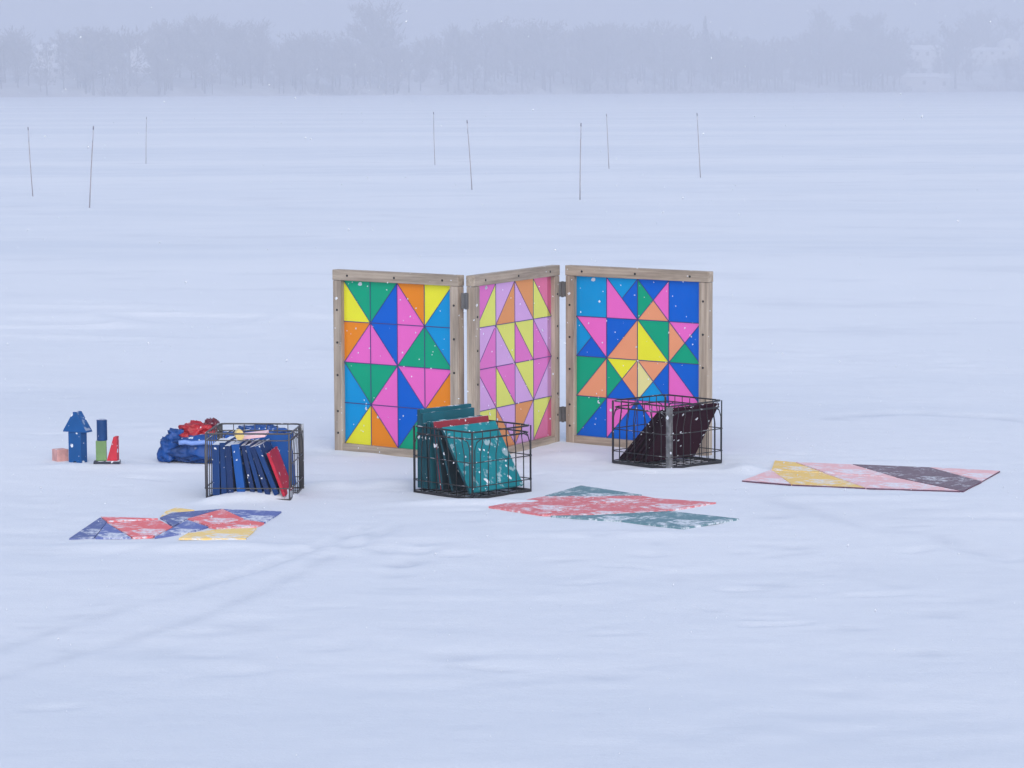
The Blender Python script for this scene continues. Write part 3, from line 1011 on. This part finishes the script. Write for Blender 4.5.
M_BANK = mat('snowy_bank', (0.46, 0.47, 0.49, 1), 0.9, vary=.3, vscale=.09, spec=.1)
hv, hf = [], []
hx = list(np.arange(-900, 901, 6.0))
hs = [-1.5, 0, 2, 4, 6, 12, 25, 45, 70, 100, 150, 220, 300, 400]
for x in hx:
    for s in hs: hv.append((x, shoreY(x) + s, hillz(x, shoreY(x) + s)))
for i in range(len(hx) - 1):
    for j in range(len(hs) - 1):
        a = i * len(hs) + j
        hf.append((a, a + len(hs), a + len(hs) + 1, a + 1))
hill = pyobj('hills', hv, hf, M_BANK, smooth=True)
tag(hill, 'snowy bank rising behind the far shore', kind='structure')

M_BARK = mat('bark', (0.075, 0.065, 0.06, 1), 0.9, vary=.3, vscale=.6)
M_TWIG = mat('bare_twigs', (0.19, 0.185, 0.19, 1), 0.9, vary=.3, vscale=.4)
M_FIR = mat('fir_needles', (0.045, 0.06, 0.05, 1), 0.9, vary=.3, vscale=.4)


def sliver(V, Fc, p, d, ln, w):
    d = d.normalized()
    s = d.cross(Vector((random.gauss(0, 1), random.gauss(0, 1), random.gauss(0, 1)))).normalized()
    i = len(V)
    V += [p - s * w / 2, p + s * w / 2, p + d * ln + s * w * .15, p + d * ln - s * w * .15]
    Fc.append((i, i + 1, i + 2, i + 3))


def limb(V, Fc, pts, r0, r1, n=5):
    i0 = len(V)
    for k, p in enumerate(pts):
        r = r0 + (r1 - r0) * k / (len(pts) - 1)
        for a in range(n): V.append(Vector(p) + Vector((math.cos(2 * PI * a / n) * r, math.sin(2 * PI * a / n) * r, 0)))
    for k in range(len(pts) - 1):
        for a in range(n):
            b = i0 + k * n
            Fc.append((b + a, b + (a + 1) % n, b + n + (a + 1) % n, b + n + a))


def bare_tree(h, spread, twigs, low=.3, top=1.0, tw=1.0):
    """trunk and limbs / twig crown of a leafless broadleaf"""
    TV, TF, CV, CF = [], [], [], []
    lean_ = Vector((random.uniform(-.04, .04), random.uniform(-.04, .04), 1))
    limb(TV, TF, [(0, 0, -.8)] + [lean_ * (h * f) for f in (.15, .35, .6, .85)], h * .022, h * .004, 7)
    tips = []
    for k in range(int(13 + twigs / 90)):
        f = random.uniform(low, .8)
        a = random.uniform(0, 2 * PI)
        out = spread * h * (1 - .55 * abs(f - .5)) * random.uniform(.55, 1)
        b = lean_ * (h * f)
        e = b + Vector((math.cos(a) * out, math.sin(a) * out, h * random.uniform(.12, .34)))
        if e.z > h * top: e.z = h * top * random.uniform(.93, 1)
        m = b.lerp(e, .5) + Vector((0, 0, -h * .02))
        limb(TV, TF, [b, m, e], h * .008, h * .002, 4)
        tips += [(b.lerp(e, t), e - b) for t in (.35, .5, .65, .8, .92, 1)]
    tips += [(lean_ * (h * f), Vector((0, 0, 1))) for f in (.7, .8, .85)]
    for k in range(twigs):
        p, d = random.choice(tips)
        dd = d.normalized() * .5 + Vector((random.gauss(0, .6), random.gauss(0, .6), random.uniform(0, .9)))
        sliver(CV, CF, p + Vector((random.gauss(0, .05), random.gauss(0, .05), random.gauss(0, .04))) * h, dd, h * random.uniform(.05, .12), h * random.uniform(.006, .016) * tw)
    return TV, TF, CV, CF


def fir(h, spread, n=420):
    TV, TF, CV, CF = [], [], [], []
    limb(TV, TF, [(0, 0, -.8), (0, 0, h * .5), (0, 0, h * .97)], h * .018, h * .003, 6)
    for k in range(n):
        f = random.uniform(.1, 1) ** .8
        a = random.uniform(0, 2 * PI)
        r = spread * h * (1.02 - f) * random.uniform(.4, 1)
        sliver(CV, CF, Vector((0, 0, h * f)), Vector((math.cos(a), math.sin(a), random.uniform(-.45, 0))), r + .3, h * .045)
    return TV, TF, CV, CF


def far_point(px, s):
    """where the line of sight at column px meets the land s metres behind the shoreline"""
    y = 900.0
    for _ in range(30):
        x = (px - 512) / F * y
        y = shoreY(x) + s
    return Vector((x, y, hillz(x, y)))


trees = [(379, 30, 'broad', 88, 'broad round-topped tree, the tallest dome on the far shore'),
         (399, 4, 'slim', 46, 'dark upright trunk standing at the water\'s edge below the dome'),
         (209, 40, 'broad', 76, 'wide bare tree topping the left part of the wood'),
         (183, 30, 'broad', 66, 'bare tree just left of the wide tree on the left'),
         (262, 34, 'slim', 72, 'narrow bare tree rising right of the wide left tree'),
         (236, 36, 'broad', 70, 'bare tree between the wide and the narrow left trees'),
         (705, 60, 'fir', 76, 'pointed dark conifer rising above the right wood'),
         (650, 45, 'fir', 66, 'small pointed conifer left of the taller conifer'),
         (100, 30, 'broad', 66, 'bare crown standing alone above the far left houses'),
         (600, 30, 'broad', 68, 'rounded bare tree above the middle of the shore'),
         (820, 50, 'slim', 82, 'tall thin bare tree left of the pale houses'),
         (866, 40, 'broad', 74, 'bare crown close left of the three-windowed house'),
         (975, 130, 'broad', 80, 'bare crown behind the long pale house'),
         (20, 20, 'broad', 58, 'bare crown nearest the left end of the shore'),
         (455, 30, 'slim', 66, 'slender bare tree right of the great dome tree'),
         (286, 3, 'slim', 36, 'low leaning trunk at the waterline left of the dome')]
for px, s, kd, hp, lab in trees:
    P = far_point(px, s)
    h = hp * P.y / F - P.z
    tv = bare_tree(h, .40, 2000, .25, tw=1.5) if kd == 'broad' else bare_tree(h, .2, 900, .3, tw=1.4) if kd == 'slim' else fir(h, .2)
    root = empty('conifer_tree' if kd == 'fir' else 'bare_tree', P)
    tag(root, lab, 'tree', 'trees on the far shore')
    pyobj('trunk', tv[0], tv[1], M_BARK, root)
    pyobj('crown', tv[2], tv[3], M_FIR if kd == 'fir' else M_TWIG, root)

# the rest of the wood: one mass fading into the snowfall
protos = [bare_tree(17, .36, 300, .2, tw=2.6) for _ in range(5)] + [bare_tree(17, .26, 240, .15, tw=2.6) for _ in range(2)] + [fir(15, .2, 160)]
acc = [[], [], [], []]; cnt = [0, 0]
WV, WF, WM = [], [], []
off = 0
for k in range(1500):
    x = random.uniform(-330, 330)
    s = random.choice([random.uniform(2, 20), random.uniform(15, 70), random.uniform(40, 120)])
    y = shoreY(x) + s
    px = 512 + x / y * F
    # clearings round the houses
    front = (902 < px < 952 and s < 78) or (957 < px < 1040 and s < 98)
    if front and (s < 12 or random.random() < .35): continue
    if (30 < px < 75 or 128 < px < 160) and s < 80 and random.random() < .6: continue
    tv = protos[7] if random.random() < .07 else random.choice(protos[:7])
    sk = 60 + 7 * math.sin(px / 71.0) + 4 * math.sin(px / 27 + 2)
    if front: sk = 33
    hgt = max(3 if front else 6, (sk * random.uniform(.7, 1.08)) * y / F - hillz(x, y)) / 17
    if s < 20 and random.random() < .5: hgt *= .6
    a = random.uniform(0, 2 * PI); c, sn = math.cos(a) * hgt, math.sin(a) * hgt
    z = hillz(x, y)
    for vi, fi, mi in ((0, 1, 0), (2, 3, 1)):
        base = len(WV)
        A = np.array([tuple(v) for v in tv[vi]])
        B = np.stack([A[:, 0] * c - A[:, 1] * sn + x, A[:, 0] * sn + A[:, 1] * c + y, A[:, 2] * hgt + z], -1)
        WV.extend(map(tuple, B))
        WF.extend([tuple(i + base for i in f) for f in tv[fi]])
        WM.extend([mi] * len(tv[fi]))
# undergrowth along the waterline
base = len(WV)
SV, SF = [], []
for k in range(9000):
    x = random.uniform(-300, 300); s = abs(random.gauss(0, 1)) * 5 + .3
    y = shoreY(x) + s
    if vnoise(np.array([x / 14]), np.array([0.0]), 21)[0] < -.12: continue
    sliver(SV, SF, Vector((x, y, hillz(x, y))), Vector((random.gauss(0, .5), random.gauss(0, .5), 1)), random.uniform(.5, 2.3), random.uniform(.1, .3))
WV.extend(tuple(v) for v in SV); WF.extend(tuple(i + base for i in f) for f in SF); WM.extend([1] * len(SF))
wood = pyobj('woodland', WV, WF, [M_BARK, M_TWIG])
wood.data.polygons.foreach_set('material_index', WM)
tag(wood, 'leafless wood along the far shore fading into the snowfall', 'woodland', kind='stuff')

# houses among the trees
M_WHITE = mat('white_siding', (0.72, 0.73, 0.75, 1), 0.7, vary=.05, vscale=.5)
M_GREYS = mat('grey_siding', (0.5, 0.51, 0.54, 1), 0.7, vary=.05, vscale=.5)
M_ROOFS = mat('snow_covered_roof', (0.76, 0.78, 0.82, 1), 0.9, vary=.04, vscale=.5)
M_GLASS = mat('dark_window', (0.05, 0.055, 0.065, 1), 0.2, spec=.5)


def house(px, py0, py1, wpx, s, label, win=3, m=M_WHITE, gable=False, roof=.3):
    """py0..py1: eaves and foot of the wall as seen"""
    P = far_point(px, s)
    k = P.y / F
    zb = atY(px, py1, P.y).z; ze = atY(px, py0, P.y).z
    w = wpx * k; d = 8.0; h = ze - zb
    root = empty('house', (P.x, P.y, zb))
    tag(root, label, 'house')
    bm = bmesh.new()
    low = min(hillz(P.x + a, P.y + b) for a in (-w / 2, w / 2) for b in (0, d)) - zb - .6
    add_box(bm, (-w / 2, 0, min(low, -.4)), (w, 0, 0), (0, d, 0), (0, 0, h - min(low, -.4)))
    obj('wall', bm, m, root)
    rh = h * roof + 1.0
    bm = bmesh.new()
    if gable:
        add_prism(bm, [(-w / 2 - .4, -.4, h + .01), (w / 2 + .4, -.4, h + .01), (0, -.4, h + rh)], (0, d + .8, 0))
    else:
        add_prism(bm, [(-w / 2 - .4, -.5, h + .01), (-w / 2 - .4, d + .5, h + .01), (-w / 2 - .4, d / 2, h + rh)], (w + .8, 0, 0))
    obj('roof', bm, M_ROOFS, root)
    for i in range(win):
        x = -w / 2 + w * (i + .5) / win
        bm = bmesh.new(); add_box(bm, (x - .6, -.06, h * .3), (1.2, 0, 0), (0, .05, 0), (0, 0, min(1.5, h * .5)))
        obj('window', bm, M_GLASS, root)


house(926, 50, 58, 30, 72, 'white house with three dark windows on the right hillside')
house(985, 51, 56, 44, 92, 'long pale house low under the gable at the right edge', win=4, roof=.25)
house(1007, 43, 52, 20, 100, 'gabled white house rising behind the long pale one', win=1, gable=True)
house(976, 33, 39, 14, 170, 'small pale house highest on the right hillside', win=1)
house(908, 77, 88, 60, 9, 'long pale boathouse at the water\'s edge on the right', win=2, m=M_GREYS, roof=.1)
house(943, 78, 89, 12, 8, 'small pale shed right of the long boathouse', win=1, m=M_GREYS, roof=.15)
house(50, 50, 58, 18, 60, 'pale house above the left shore, left of two', win=2)
house(142, 43, 50, 16, 90, 'pale house highest above the left shore', win=2)
house(145, 67, 74, 20, 40, 'pale low house below the highest left one', win=2)
house(50, 68, 74, 30, 36, 'pale long house lowest on the far left shore', win=3, m=M_GREYS)

# ------------------------------------------------------------------ falling snow
M_FLAKE = mat('snowflake', (0.70, 0.73, 0.78, 1), 0.9, vary=.02, spec=.1)
FV, FF = [], []
for k in range(2600):
    y = random.uniform(4.0, 12.5)
    x = random.uniform(-.3 * y - .4, .3 * y + .4)
    z = random.uniform(0.02, 2.2)
    r = random.uniform(.0008, .0024) * (1.9 if random.random() < .08 else 1) * min(1.0, y / 9)
    e = random.uniform(.9, 1.7)
    i = len(FV)
    a = random.uniform(0, PI)
    dx, dz = math.sin(a) * .4, 1
    ax = Vector((dx, random.uniform(-.3, .3), dz)).normalized()
    s = ax.cross(Vector((0, 1, 0))).normalized(); t = ax.cross(s)
    c = Vector((x, y, z))
    FV += [c + ax * r * e, c - ax * r * e] + [c + (s * math.cos(q * PI / 2) + t * math.sin(q * PI / 2)) * r * random.uniform(.7, 1.1) for q in range(4)]
    for q in range(4):
        FF += [(i, i + 2 + q, i + 2 + (q + 1) % 4), (i + 1, i + 2 + (q + 1) % 4, i + 2 + q)]
fl = pyobj('falling_snow', FV, FF, M_FLAKE, smooth=True)
tag(fl, 'scattered snowflakes falling over the ice', 'snow', kind='stuff')

# ------------------------------------------------------------------ haze of the snowfall
DENS = 0.0022
t = NT('haze_air')
pv = t.n('ShaderNodeVolumePrincipled')
pv.inputs['Color'].default_value = (0.660, 0.684, 0.755, 1)
pv.inputs['Density'].default_value = DENS
pv.inputs['Anisotropy'].default_value = 0.0
t.l(pv.outputs[0], t.out.inputs['Volume'])
bm = bmesh.new()
add_box(bm, (-2400, -160, -3), (4800, 0, 0), (0, 2600, 0), (0, 0, 78))
hz = obj('haze', bm, t.m)
tag(hz, 'pale haze of falling snow over the lake', kind='stuff')

# ------------------------------------------------------------------ light
W = bpy.data.worlds.new('World'); S.world = W; W.use_nodes = True
nt = W.node_tree; nt.nodes.clear()
sky = nt.nodes.new('ShaderNodeTexSky'); sky.sky_type = 'NISHITA'; sky.sun_disc = False
ELEV, AZ = math.radians(36), math.radians(172)     # azimuth clockwise from +Y
sky.sun_elevation = ELEV; sky.sun_rotation = AZ
sky.air_density = 1.0; sky.dust_density = 2.0; sky.ozone_density = 1.0
hs_ = nt.nodes.new('ShaderNodeHueSaturation'); hs_.inputs['Saturation'].default_value = 0.83
bg = nt.nodes.new('ShaderNodeBackground'); bg.inputs[1].default_value = 0.15
wo = nt.nodes.new('ShaderNodeOutputWorld')
nt.links.new(sky.outputs[0], hs_.inputs['Color']); nt.links.new(hs_.outputs[0], bg.inputs[0]); nt.links.new(bg.outputs[0], wo.inputs[0])
sd = bpy.data.lights.new('sun', 'SUN'); sd.energy = 0.5; sd.angle = math.radians(90); sd.color = (1.0, 0.98, 0.96)
so = bpy.data.objects.new('sun', sd); COL.objects.link(so)
dirv = Vector((math.sin(AZ) * math.cos(ELEV), math.cos(AZ) * math.cos(ELEV), math.sin(ELEV)))
so.rotation_euler = dirv.to_track_quat('Z', 'Y').to_euler()
so.location = dirv * 40

S.view_settings.view_transform = 'Standard'
S.view_settings.look = 'None'
S.view_settings.exposure = 0.85
S.view_settings.gamma = 1.0
S.view_settings.use_curve_mapping = False
S.render.engine = 'CYCLES'
S.cycles.use_denoising = True
S.cycles.max_bounces = 8
S.cycles.diffuse_bounces = 4
S.cycles.transparent_max_bounces = 12
S.cycles.volume_bounces = 2
S.cycles.filter_width = 1.5
